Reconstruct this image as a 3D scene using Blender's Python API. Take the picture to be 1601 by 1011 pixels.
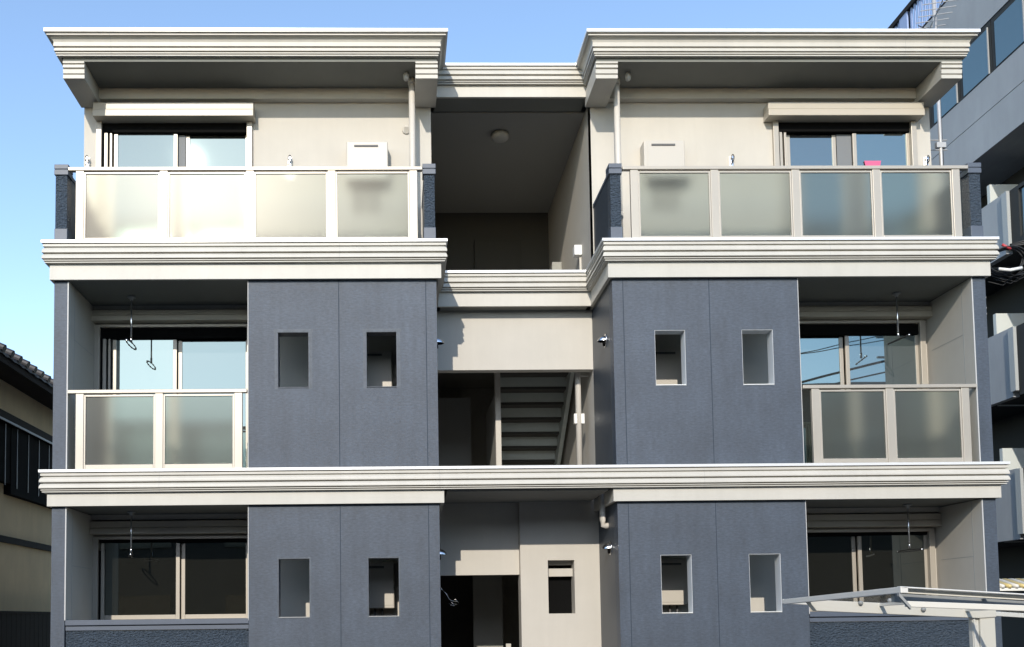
import bpy, math, random
from mathutils import Vector, Matrix
random.seed(7)
R = math.radians
for o in list(bpy.data.objects): bpy.data.objects.remove(o, do_unlink=True)
scene = bpy.context.scene
col = scene.collection

# ------------------------------------------------------------------ camera, sky, sun, exposure
cd = bpy.data.cameras.new('camera'); cam = bpy.data.objects.new('camera', cd); col.objects.link(cam)
cam.location = (-1.6603, -12.0, 1.6)
cam.rotation_euler = (1.63074851, 0.0116819909, -0.0200221096)
cd.sensor_width = 36.0; cd.lens = 1501.03/1601*36.0
cd.shift_x = (800.5-652.215)/1601; cd.shift_y = (876.52-505.5)/1601
cd.clip_start = 0.1; cd.clip_end = 2000
scene.camera = cam
SUN = Vector((0.215, 1.0, -0.49)).normalized()          # direction the light travels
elev = math.asin(-SUN.z)
world = bpy.data.worlds.new('World'); scene.world = world; world.use_nodes = True
wt = world.node_tree; bg = wt.nodes['Background']
sky = wt.nodes.new('ShaderNodeTexSky'); sky.sky_type = 'NISHITA'; sky.sun_disc = False
sky.sun_elevation = elev; sky.sun_rotation = math.atan2(-SUN.x, -SUN.y)
sky.air_density = 1.0; sky.dust_density = 0.35; sky.ozone_density = 1.6
wt.links.new(sky.outputs[0], bg.inputs[0]); bg.inputs[1].default_value = 0.15
sl = bpy.data.lights.new('sun', 'SUN'); sl.energy = 2.05; sl.angle = R(0.5); sl.color = (1.0, 0.92, 0.80)
sun = bpy.data.objects.new('sun', sl); col.objects.link(sun)
sun.rotation_euler = SUN.to_track_quat('-Z', 'Y').to_euler(); sun.location = (-6, -30, 20)
scene.view_settings.view_transform = 'Standard'; scene.view_settings.look = 'None'
scene.view_settings.exposure = 1.0; scene.view_settings.gamma = 1.0
scene.view_settings.use_curve_mapping = False
scene.render.engine = 'CYCLES'

# ------------------------------------------------------------------ materials
def mat(name, base, rough=0.6, metal=0.0, noise=0.0, nscale=6.0, bump=0.0, bscale=60.0, spec=0.5, stretch=(1,1,1), fine=0.0, streak=0.0):
    m = bpy.data.materials.new(name); m.use_nodes = True
    nt = m.node_tree; n = nt.nodes; l = nt.links; b = n['Principled BSDF']
    b.inputs['Roughness'].default_value = rough; b.inputs['Metallic'].default_value = metal
    b.inputs['Specular IOR Level'].default_value = spec
    c = (*base, 1)
    b.inputs['Base Color'].default_value = c
    tc = n.new('ShaderNodeTexCoord')
    last = None
    def layer(scale, amount, st, detail=5.0):
        nonlocal last
        mp = n.new('ShaderNodeMapping'); mp.inputs['Scale'].default_value = st
        l.new(tc.outputs['Object'], mp.inputs[0])
        t = n.new('ShaderNodeTexNoise'); t.inputs['Scale'].default_value = scale; t.inputs['Detail'].default_value = detail
        t.inputs['Roughness'].default_value = 0.62
        l.new(mp.outputs[0], t.inputs['Vector'])
        mr = n.new('ShaderNodeMapRange'); mr.inputs[1].default_value = 0.3; mr.inputs[2].default_value = 0.7
        mr.inputs[3].default_value = 1-amount; mr.inputs[4].default_value = 1+amount
        l.new(t.outputs[0], mr.inputs[0])
        mx = n.new('ShaderNodeMix'); mx.data_type = 'RGBA'; mx.blend_type = 'MULTIPLY'; mx.inputs['Factor'].default_value = 1
        mx.clamp_result = False
        if last: l.new(last, mx.inputs['A'])
        else: mx.inputs['A'].default_value = c
        l.new(mr.outputs[0], mx.inputs['B']); last = mx.outputs['Result']
    if noise: layer(nscale, noise, stretch)
    if fine: layer(42.0, fine, (0.45, 1, 1.2), 4.0)
    if streak: layer(3.2, streak, (2.6, 1, 0.22), 6.0)
    if last: l.new(last, b.inputs['Base Color'])
    if bump:
        t = n.new('ShaderNodeTexNoise'); t.inputs['Scale'].default_value = bscale; t.inputs['Detail'].default_value = 4
        l.new(tc.outputs['Object'], t.inputs['Vector'])
        bp = n.new('ShaderNodeBump'); bp.inputs['Strength'].default_value = bump; bp.inputs['Distance'].default_value = 0.01
        l.new(t.outputs[0], bp.inputs['Height']); l.new(bp.outputs[0], b.inputs['Normal'])
    return m

M = {}
M['beige'] = mat('beige_render', (0.485, 0.458, 0.408), 0.75, noise=0.045, nscale=1.3, bump=0.08, bscale=160, streak=0.02)
M['cream'] = mat('cream_moulding', (0.478, 0.458, 0.408), 0.5, noise=0.05, nscale=1.6, bump=0.03, bscale=80, streak=0.03)
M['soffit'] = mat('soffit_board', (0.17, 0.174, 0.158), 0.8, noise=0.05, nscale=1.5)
M['slate'] = mat('slate_paint', (0.041, 0.056, 0.080), 0.47, noise=0.16, nscale=1.7, bump=0.5, bscale=150, fine=0.26, streak=0.12, spec=0.55)
M['slate_edge'] = mat('slate_joint', (0.034, 0.045, 0.062), 0.8, spec=0.2)
M['slate_patch'] = mat('slate_repaint', (0.066, 0.080, 0.10), 0.55, noise=0.25, nscale=14, bump=0.3, bscale=200, fine=0.12)
M['slate_plain'] = mat('slate_cap', (0.075, 0.092, 0.122), 0.5, noise=0.06, nscale=5)
M['dark_side'] = mat('slate_side', (0.045, 0.056, 0.07), 0.45, noise=0.08, nscale=3, bump=0.1, bscale=150)
M['alu'] = mat('champagne_aluminium', (0.40, 0.365, 0.31), 0.38, metal=0.25, noise=0.02, nscale=3)
M['white_alu'] = mat('white_aluminium', (0.78, 0.77, 0.73), 0.35, metal=0.2)
M['shutter'] = mat('shutter_case', (0.44, 0.40, 0.33), 0.4, noise=0.02, nscale=4)
M['coping'] = mat('coping_metal', (0.74, 0.74, 0.73), 0.3, metal=0.25)
M['lining_white'] = mat('pale_lining', (0.62, 0.64, 0.65), 0.6)
M['bead'] = mat('corner_bead_plastic', (0.46, 0.46, 0.45), 0.5)
M['trim'] = mat('white_trim', (0.80, 0.80, 0.78), 0.4)
M['black'] = mat('black_reveal', (0.004, 0.004, 0.004), 0.9, spec=0.1)
M['dark'] = mat('dark_interior', (0.05, 0.05, 0.045), 0.9)  # shade of the tread undersides and far doorway put into the colour
M['grey'] = mat('mid_grey', (0.30, 0.31, 0.31), 0.5)
M['chrome'] = mat('steel', (0.75, 0.75, 0.75), 0.22, metal=1.0)
M['post_white'] = mat('painted_steel', (0.66, 0.64, 0.58), 0.45)
M['aerial'] = mat('weathered_aluminium', (0.42, 0.42, 0.42), 0.45, metal=0.2)
M['pvc'] = mat('pvc_pipe', (0.54, 0.51, 0.46), 0.35)
M['heater'] = mat('heater_enamel', (0.47, 0.44, 0.39), 0.4)
M['heater_dark'] = mat('heater_pipework', (0.10, 0.10, 0.10), 0.6)
M['pink'] = mat('pink_plastic', (0.62, 0.10, 0.22), 0.6)
M['screen_mesh'] = mat('insect_screen', (0.16, 0.17, 0.18), 0.7)
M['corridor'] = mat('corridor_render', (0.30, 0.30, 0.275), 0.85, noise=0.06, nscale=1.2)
M['floor'] = mat('bounce_floor_sheet', (0.36, 0.35, 0.33), 0.7, noise=0.08, nscale=3)  # pale sheet added to bounce light into balconies and halls
M['bounce_paving'] = mat('alley_bounce_concrete', (0.42, 0.40, 0.36), 0.85, noise=0.12, nscale=1.2)  # pale so that it throws light up between the houses
M['corridor_dim'] = mat('corridor_render_shaded', (0.055, 0.055, 0.05), 0.85)  # darker copy of the corridor render, shade put into its colour
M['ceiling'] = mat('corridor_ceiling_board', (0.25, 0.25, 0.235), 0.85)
M['stair'] = mat('stair_steel', (0.42, 0.46, 0.43), 0.55, noise=0.05, nscale=6)
M['lamp_glass'] = mat('lamp_diffuser', (0.36, 0.36, 0.34), 0.5)
M['concrete'] = mat('lot_concrete', (0.075, 0.077, 0.078), 0.85, noise=0.15, nscale=0.8, bump=0.2, bscale=40)
M['asphalt'] = mat('asphalt', (0.06, 0.06, 0.062), 0.9, noise=0.2, nscale=3, bump=0.3, bscale=60)
M['tan'] = mat('tan_render', (0.74, 0.60, 0.37), 0.85, noise=0.09, nscale=0.9, bump=0.2, bscale=60, streak=0.06)
M['tile'] = mat('roof_tile', (0.040, 0.040, 0.044), 0.55, noise=0.35, nscale=9, bump=0.3, bscale=30)
M['darkwood'] = mat('dark_fascia', (0.022, 0.020, 0.019), 0.8, noise=0.1, spec=0.15)
M['n_wall'] = mat('blue_grey_render', (0.31, 0.325, 0.34), 0.75, noise=0.06, nscale=0.7, bump=0.1, bscale=60, streak=0.06)
M['n_dark'] = mat('recess_dark', (0.018, 0.02, 0.02), 0.8)  # dark frames, and the shade of the open balconies put into colour
M['n_white'] = mat('pale_partition', (0.50, 0.53, 0.51), 0.7)
M['n_post'] = mat('grey_balcony_post', (0.34, 0.36, 0.36), 0.6)
M['n_rail'] = mat('blue_rail', (0.30, 0.38, 0.58), 0.4)
M['opp'] = mat('opposite_render', (0.05, 0.048, 0.042), 0.9, noise=0.2, nscale=0.6)
M['opp_window'] = mat('opposite_glass', (0.02, 0.02, 0.025), 0.1)
M['rubber'] = mat('black_cable', (0.015, 0.015, 0.015), 0.5)
M['red'] = mat('red_tape', (0.45, 0.04, 0.05), 0.5)
M['stripe_y'] = mat('yellow_sheet', (0.62, 0.50, 0.22), 0.4)
M['stripe_w'] = mat('white_sheet', (0.70, 0.68, 0.62), 0.4)

def stucco():
    m = bpy.data.materials.new('rough_slate_stucco'); m.use_nodes = True
    nt = m.node_tree; n = nt.nodes; l = nt.links; b = n['Principled BSDF']
    tc = n.new('ShaderNodeTexCoord')
    v = n.new('ShaderNodeTexVoronoi'); v.inputs['Scale'].default_value = 46; v.feature = 'SMOOTH_F1'
    t = n.new('ShaderNodeTexNoise'); t.inputs['Scale'].default_value = 60; t.inputs['Detail'].default_value = 5; t.inputs['Distortion'].default_value = 1.5
    mp = n.new('ShaderNodeMapping'); mp.inputs['Scale'].default_value = (0.7, 1, 1.3)
    l.new(tc.outputs['Object'], mp.inputs[0]); l.new(mp.outputs[0], v.inputs['Vector']); l.new(mp.outputs[0], t.inputs['Vector'])
    ad = n.new('ShaderNodeMath'); ad.operation = 'ADD'; l.new(v.outputs['Distance'], ad.inputs[0]); l.new(t.outputs[0], ad.inputs[1])
    bp = n.new('ShaderNodeBump'); bp.inputs['Strength'].default_value = 1.0; bp.inputs['Distance'].default_value = 0.045
    l.new(ad.outputs[0], bp.inputs['Height']); l.new(bp.outputs[0], b.inputs['Normal'])
    b.inputs['Base Color'].default_value = (0.07, 0.092, 0.12, 1); b.inputs['Roughness'].default_value = 0.34
    return m
M['stucco'] = stucco()

def glass(name, tint, fac, body):
    m = bpy.data.materials.new(name); m.use_nodes = True
    nt = m.node_tree; n = nt.nodes; l = nt.links
    n.remove(n['Principled BSDF']); out = n['Material Output']
    g = n.new('ShaderNodeBsdfGlossy'); g.inputs['Roughness'].default_value = 0.01; g.inputs['Color'].default_value = (*tint, 1)
    d = n.new('ShaderNodeBsdfDiffuse'); d.inputs['Color'].default_value = (*body, 1)
    tc = n.new('ShaderNodeTexCoord'); t = n.new('ShaderNodeTexNoise'); t.inputs['Scale'].default_value = 0.9; t.inputs['Detail'].default_value = 1
    l.new(tc.outputs['Object'], t.inputs['Vector'])
    bp = n.new('ShaderNodeBump'); bp.inputs['Strength'].default_value = 0.05; bp.inputs['Distance'].default_value = 0.02
    l.new(t.outputs[0], bp.inputs['Height']); l.new(bp.outputs[0], g.inputs['Normal'])
    mx = n.new('ShaderNodeMixShader'); mx.inputs[0].default_value = fac
    l.new(d.outputs[0], mx.inputs[1]); l.new(g.outputs[0], mx.inputs[2]); l.new(mx.outputs[0], out.inputs[0])
    return m
M['pane'] = glass('coated_window_glass', (0.78, 0.97, 0.93), 0.28, (0.03, 0.032, 0.03))
M['pane_screen'] = glass('window_glass_behind_insect_screen', (0.72, 0.93, 0.93), 0.22, (0.05, 0.055, 0.06))
M['pane_ground'] = glass('ground_floor_window_glass', (0.85, 0.95, 0.92), 0.16, (0.012, 0.012, 0.010))

def frosted():
    m = bpy.data.materials.new('frosted_glass'); m.use_nodes = True
    nt = m.node_tree; n = nt.nodes; l = nt.links
    n.remove(n['Principled BSDF']); out = n['Material Output']
    rf = n.new('ShaderNodeBsdfRefraction'); rf.inputs['IOR'].default_value = 1.25; rf.inputs['Roughness'].default_value = 0.55
    rf.inputs['Color'].default_value = (0.50, 0.55, 0.52, 1)
    gl = n.new('ShaderNodeBsdfGlossy'); gl.inputs['Roughness'].default_value = 0.30; gl.inputs['Color'].default_value = (1, 0.94, 0.85, 1)
    df = n.new('ShaderNodeBsdfDiffuse'); df.inputs['Color'].default_value = (0.40, 0.42, 0.38, 1)
    m1 = n.new('ShaderNodeMixShader'); m1.inputs[0].default_value = 0.11
    m2 = n.new('ShaderNodeMixShader'); m2.inputs[0].default_value = 0.017
    l.new(rf.outputs[0], m1.inputs[1]); l.new(df.outputs[0], m1.inputs[2])
    l.new(m1.outputs[0], m2.inputs[1]); l.new(gl.outputs[0], m2.inputs[2]); l.new(m2.outputs[0], out.inputs[0])
    return m
M['frost'] = frosted()
def polycarb():
    m = bpy.data.materials.new('clear_polycarbonate'); m.use_nodes = True
    nt = m.node_tree; n = nt.nodes; l = nt.links
    n.remove(n['Principled BSDF']); out = n['Material Output']
    t = n.new('ShaderNodeBsdfTransparent'); t.inputs[0].default_value = (.93, .93, .92, 1)
    g = n.new('ShaderNodeBsdfGlossy'); g.inputs['Roughness'].default_value = .1
    mx = n.new('ShaderNodeMixShader'); mx.inputs[0].default_value = .08
    l.new(t.outputs[0], mx.inputs[1]); l.new(g.outputs[0], mx.inputs[2]); l.new(mx.outputs[0], out.inputs[0])
    return m
M['poly'] = polycarb()

# ------------------------------------------------------------------ mesh helpers
class MB:
    def __init__(s): s.v = []; s.f = []
    def box(s, x0, x1, y0, y1, z0, z1):
        i = len(s.v)
        s.v += [(x0,y0,z0),(x1,y0,z0),(x1,y1,z0),(x0,y1,z0),(x0,y0,z1),(x1,y0,z1),(x1,y1,z1),(x0,y1,z1)]
        s.f += [(i,i+3,i+2,i+1),(i+4,i+5,i+6,i+7),(i,i+1,i+5,i+4),(i+1,i+2,i+6,i+5),(i+2,i+3,i+7,i+6),(i+3,i,i+4,i+7)]
        return s
    def tube(s, pts, r, n=10, r2=None):
        pts = [Vector(p) for p in pts]; i0 = len(s.v); k = len(pts)
        for j, p in enumerate(pts):
            d = (pts[min(j+1,k-1)] - pts[max(j-1,0)]).normalized()
            a = Vector((0,0,1)) if abs(d.z) < .9 else Vector((0,1,0))
            u = d.cross(a).normalized(); w = d.cross(u)
            rr = r if r2 is None else r + (r2-r)*j/(k-1)
            for t in range(n):
                q = p + (u*math.cos(2*math.pi*t/n) + w*math.sin(2*math.pi*t/n))*rr
                s.v.append(tuple(q))
        for j in range(k-1):
            for t in range(n):
                a = i0+j*n+t; b = i0+j*n+(t+1)%n
                s.f.append((a, b, b+n, a+n))
        s.f.append(tuple(i0+t for t in range(n))[::-1]); s.f.append(tuple(i0+(k-1)*n+t for t in range(n)))
        return s
    def quadprism(s, a, b, h0, h1, w):
        """beam from a to b (top edge), section heights h0,h1, width w across (horizontal)"""
        a = Vector(a); b = Vector(b); d = (b-a); side = Vector((-d.y, d.x, 0)).normalized()*w
        i = len(s.v)
        for p, h in ((a,h0),(b,h1)):
            s.v += [tuple(p), tuple(p+side), tuple(p+side-Vector((0,0,h))), tuple(p-Vector((0,0,h)))]
        s.f += [(i,i+1,i+2,i+3),(i+7,i+6,i+5,i+4)] + [(i+k, i+4+k, i+4+(k+1)%4, i+(k+1)%4) for k in range(4)]
        return s
    def lathe(s, c, axis, prof, n=24):
        """prof = [(dist along axis, radius)]"""
        c = Vector(c); ax = Vector(axis).normalized()
        a = Vector((0,0,1)) if abs(ax.z) < .9 else Vector((0,1,0))
        u = ax.cross(a).normalized(); w = ax.cross(u); i0 = len(s.v); k = len(prof)
        for (h, r) in prof:
            for t in range(n): s.v.append(tuple(c + ax*h + (u*math.cos(2*math.pi*t/n)+w*math.sin(2*math.pi*t/n))*max(r,1e-4)))
        for j in range(k-1):
            for t in range(n):
                p = i0+j*n+t; q = i0+j*n+(t+1)%n; s.f.append((p,q,q+n,p+n))
        s.f.append(tuple(i0+t for t in range(n))[::-1]); s.f.append(tuple(i0+(k-1)*n+t for t in range(n)))
        return s
    def sweep(s, path, prof, ztop):
        """prof = closed polygon [(outward offset, z)], path = 2-D points, outward is right of travel"""
        k = len(path); n = len(prof); i0 = len(s.v); dirs = []
        for j in range(k-1):
            dx = path[j+1][0]-path[j][0]; dy = path[j+1][1]-path[j][1]; L = math.hypot(dx,dy); dirs.append((dy/L, -dx/L))
        for j, p in enumerate(path):
            n1 = dirs[max(j-1,0)]; n2 = dirs[min(j,k-2)]; dt = 1+n1[0]*n2[0]+n1[1]*n2[1]
            m = ((n1[0]+n2[0])/dt, (n1[1]+n2[1])/dt)
            for (o, z) in prof: s.v.append((p[0]+m[0]*o, p[1]+m[1]*o, ztop+z))
        for j in range(k-1):
            for t in range(n):
                a = i0+j*n+t; b = i0+j*n+(t+1)%n; s.f.append((a,b,b+n,a+n))
        s.f.append(tuple(i0+t for t in range(n))[::-1]); s.f.append(tuple(i0+(k-1)*n+t for t in range(n)))
        return s
    def wall(s, x0, x1, z0, z1, y0, y1, holes):
        """upright slab in the XZ plane with rectangular holes (xa,xb,za,zb)"""
        xs = sorted({x0,x1,*[h[0] for h in holes],*[h[1] for h in holes]}); zs = sorted({z0,z1,*[h[2] for h in holes],*[h[3] for h in holes]})
        xs = [x for x in xs if x0<=x<=x1]; zs = [z for z in zs if z0<=z<=z1]
        def solid(i,j):
            if i<0 or j<0 or i>=len(xs)-1 or j>=len(zs)-1: return False
            cx=(xs[i]+xs[i+1])/2; cz=(zs[j]+zs[j+1])/2
            return not any(h[0]<cx<h[1] and h[2]<cz<h[3] for h in holes)
        idx = {}
        def V(x,y,z):
            k=(x,y,z)
            if k not in idx: idx[k]=len(s.v); s.v.append(k)
            return idx[k]
        for i in range(len(xs)-1):
            for j in range(len(zs)-1):
                if not solid(i,j): continue
                a,b,c,d = xs[i],xs[i+1],zs[j],zs[j+1]
                s.f.append((V(a,y0,c),V(b,y0,c),V(b,y0,d),V(a,y0,d)))
                s.f.append((V(a,y1,c),V(a,y1,d),V(b,y1,d),V(b,y1,c)))
                if not solid(i-1,j): s.f.append((V(a,y0,c),V(a,y0,d),V(a,y1,d),V(a,y1,c)))
                if not solid(i+1,j): s.f.append((V(b,y0,c),V(b,y1,c),V(b,y1,d),V(b,y0,d)))
                if not solid(i,j-1): s.f.append((V(a,y0,c),V(a,y1,c),V(b,y1,c),V(b,y0,c)))
                if not solid(i,j+1): s.f.append((V(a,y0,d),V(b,y0,d),V(b,y1,d),V(a,y1,d)))
        return s
    def build(s, name, m, parent=None, smooth=False, bevel=0.0, label=None):
        me = bpy.data.meshes.new(name)
        if parent is not None and parent.get('_org'):
            ox, oy, oz = parent['_org']; vv = [(x-ox, y-oy, z-oz) for x,y,z in s.v]
        else: vv = s.v
        me.from_pydata(vv, [], s.f); me.update()
        import bmesh
        bm = bmesh.new(); bm.from_mesh(me); bmesh.ops.recalc_face_normals(bm, faces=bm.faces); bm.to_mesh(me); bm.free()
        me.materials.append(M[m] if isinstance(m, str) else m)
        if smooth:
            for p in me.polygons: p.use_smooth = True
        o = bpy.data.objects.new(name, me); col.objects.link(o)
        if parent is not None: o.parent = parent
        if bevel:
            b = o.modifiers.new('bevel', 'BEVEL'); b.width = bevel; b.segments = 2; b.limit_method = 'ANGLE'; b.angle_limit = R(50)
        if label: o['label'] = label
        return o

def tag(o, label, cat, group=None):
    o['label'] = label; o['category'] = cat
    if group: o['group'] = group
    return o
def thing(name, loc, label, cat, group=None):
    o = bpy.data.objects.new(name, None); col.objects.link(o); o.location = loc; o.empty_display_size = 0.2
    return tag(o, label, cat, group)
def copy_tree(o, loc, label, rotz=None):
    c = o.copy(); col.objects.link(c); c.location = loc; c['label'] = label
    if rotz is not None: c.rotation_euler.z = rotz
    for ch in list(o.children):
        d = ch.copy(); col.objects.link(d); d.parent = c
        for g in list(ch.children):
            e = g.copy(); col.objects.link(e); e.parent = d
    return c

# ------------------------------------------------------------------ ground
g = MB(); g.box(-600, 600, -600, 900, -0.3, 0.0)
o = g.build('ground', 'asphalt'); o['kind'] = 'structure'
g = MB(); g.box(-11, 10.5, -14.5, -0.0, 0.004, 0.03)
o = g.build('parking_lot', 'concrete'); o['kind'] = 'structure'

g = MB(); g.box(-8.25, -6.0, 0.05, 22, 0.004, 0.034)
o = g.build('path', 'bounce_paving'); o['kind'] = 'structure'  # pale strip out of view, added to bounce light onto the tan wall

# ------------------------------------------------------------------ the apartment building
B = thing('apartment_building', (0, 0, 0), 'three-storey slate-blue and cream apartment building with balconies on both wings and a recessed middle', 'building')
XO, XI, XP, XG = 5.96, 5.79, 3.515, 1.125
# cornice mouldings: (outward offset, height below the top); the bright coping on top is a strip of its own
CP = [(0.055,-.037),(0.055,-.044),(.064,-.048),(.064,-.076),(.040,-.080),(.040,-.092),(.058,-.096),(.070,-.118),(.075,-.140),(.075,-.156),
      (.036,-.160),(.036,-.173),(.060,-.176),(.072,-.198),(.077,-.220),(.077,-.232),(.032,-.236),(.032,-.245),(.060,-.247),(.060,-.257),(.026,-.259),(.026,-.267),(.048,-.269),(.048,-.280),(-.02,-.280),(-.02,-.037)]
CT = [(0.082,0),(0.082,-.034),(-.02,-.034),(-.02,0)]
RP = [(.105,-.046),(.105,-.058),(.126,-.061),(.126,-.076),(.092,-.080),(.070,-.100),(.056,-.130),(.056,-.150),(.060,-.152),(.060,-.188),(.028,-.191),(.028,-.205),
      (.050,-.208),(.052,-.246),(.016,-.249),(.016,-.259),(.038,-.261),(.038,-.275),(.006,-.277),(.006,-.284),(.028,-.286),(.028,-.300),(-.02,-.300),(-.02,-.046)]
RT = [(.152,0),(.152,-.042),(-.02,-.042),(-.02,0)]
# long outer walls of the two wings (their front ends are the slate corner posts)
for s in (-1, 1):
    a, b = sorted((s*XO, s*XI))
    MB().box(a, b, 0.0, 9.0, 0.0, 3.04).build('side_wall', 'slate', B)
    MB().box(a, b, 0.0, 9.0, 3.45, 5.91).build('side_wall', 'slate', B)
    MB().box(a, b, 1.083, 9.0, 6.35, 8.98).build('side_wall', 'beige', B)
    for z0, z1 in ((1.627, 3.035), (3.452, 5.905)):
        c0, c1 = sorted((s*(XI-.0), s*(XI-.012)))
        MB().box(c0, c1, 0.004, 1.08, z0, z1).build('recess_lining', 'beige', B)
        t0, t1 = sorted((s*(XI+.002), s*(XI-.0125)))
        MB().box(t0, t1, -0.004, 0.003, z0, z1).build('corner_bead', 'bead', B)
        zj = z0 + (0.69 if z0 < 2 else 1.77)
        j = MB(); j0, j1 = sorted((s*(XI-.0115), s*(XI-.0135)))
        j.box(j0, j1, .22, .96, zj-.003, zj+.003); j.box(j0, j1, .215, .222, z0, z1)
        j.build('board_joint', 'grey', B)
# gap side walls: slate to Y 1.27, corridor render behind
for s in (-1, 1):
    a, b = sorted((s*XG, s*(XG+.12)))
    for z0, z1 in ((0, 3.04), (3.45, 5.91)):
        MB().box(a, b, 0.185, 1.27, z0, z1).build('gap_side_wall', 'dark_side', B)
        MB().box(a, b, 1.272, 6.0, z0, z1).build('gap_side_wall', 'beige', B)
    MB().box(a, b, 1.086, 6.0, 6.35, 8.89).build('gap_side_wall', 'beige', B)
# slate front panels with their openings
HX = {-1: [(-3.145,-2.755),(-2.025,-1.64)], 1: [(1.655,2.045),(2.775,3.175)]}
for s in (-1, 1):
    a, b = sorted((s*XP, s*XG))
    for (z0, z1, h0, h1) in ((0.0, 3.04, 1.623, 2.363), (3.45, 5.91, 4.52, 5.239)):
        hs = [(x0, x1, h0, h1) for x0, x1 in HX[s]]
        MB().wall(a, b, z0, z1, 0.0, 0.18, hs).build('front_panel', 'slate', B)
        for x0, x1 in HX[s]:
            e = .004
            m = MB(); m.box(x0, x0+e, .002, .178, h0, h1); m.box(x1-e, x1, .002, .178, h0, h1); m.box(x0+e, x1-e, .002, .178, h1-e, h1); m.box(x0+e, x1-e, .002, .178, h0, h0+e)
            sl2 = MB(); sl2.box(x0+e, x1-e, -.008, .17, h0+e+.0005, h0+e+.010); sl2.build('opening_sill', 'slate_patch' if (s < 0 and z0 > 1) else 'grey' if s < 0 else 'white_alu', B)
            m.build('opening_lining', 'slate_patch' if s < 0 else 'lining_white', B)
        if s < 0:
            for x0, x1 in HX[s]:
                w = .05 if z0 > 1 else .018
                m = MB(); e2 = -.0012
                m.box(x0-w, x1+w*1.2, e2, .0005, h1+.0005, h1+w*.8); m.box(x0-w*.8, x0-.0005, e2, .0005, h0-.01, h1); m.box(x1+.0005, x1+w*.9, e2, .0005, h0-.01, h1)
                m.build('repainted_edge', 'slate_patch', B)
        for xj in (s*1.262, s*2.37):
            MB().box(xj-.0045, xj+.0045, -.0015, .001, z0+.01, z1-.004).build('panel_joint', 'slate_edge', B)
        t0, t1 = sorted((s*XP, s*(XP+.008)))
        MB().box(t0, t1, -.003, .176, z0 if z0 else 1.6, z1-.004).build('panel_edge_bead', 'bead', B)
# ground-floor balcony parapets: rough stucco under a double slate cap
for s in (-1, 1):
    a, b = sorted((s*XP, s*XI)); a += .009; b -= .002
    MB().box(a, b, .03, .18, 0, 1.495).build('parapet', 'stucco', B)
    c = MB(); c.box(a, b, .012, .2, 1.497, 1.548); c.box(a, b, -.004, .22, 1.562, 1.627); c.box(a, b, .03, .2, 1.548, 1.562)
    c.build('parapet_cap', 'slate_plain', B, bevel=.004)
# recessed back walls with window holes
WIN = {}
for s in (-1, 1):
    a, b = sorted((s*XI, s*(XG+.12)))
    w0, w1 = (-5.79, -3.62) if s < 0 else (3.70, 5.74)
    # ground, first, top
    for (z0, z1, h0, h1) in ((0, 3.04, 1.58, 2.76), (3.45, 5.91, 3.55, 5.68), (6.35, 8.98, 6.42, 8.60)):
        xa, xb = (a, b) if z0 < 6 else sorted((s*XO-(-s)*0.002*0, s*(XG)))
        if z0 > 6: xa, xb = (-XI, -XG-.0) if s < 0 else (XG, XI)
        MB().wall(xa, xb, z0, z1, 1.083, 1.25, [(max(w0,xa+.01), min(w1, xb-.01), h0, h1)]).build('rear_wall', 'beige', B)
        WIN[(s, z0)] = (max(w0, xa+.01), min(w1, xb-.01), h0, h1)
for s in (-1, 1):     # wall seams on the top-floor rear walls
    for xs in (2.62,):
        MB().box(s*xs-.003, s*xs+.003, 1.0815, 1.084, 6.4, 8.83).build('board_joint', 'beige', B)
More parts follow.
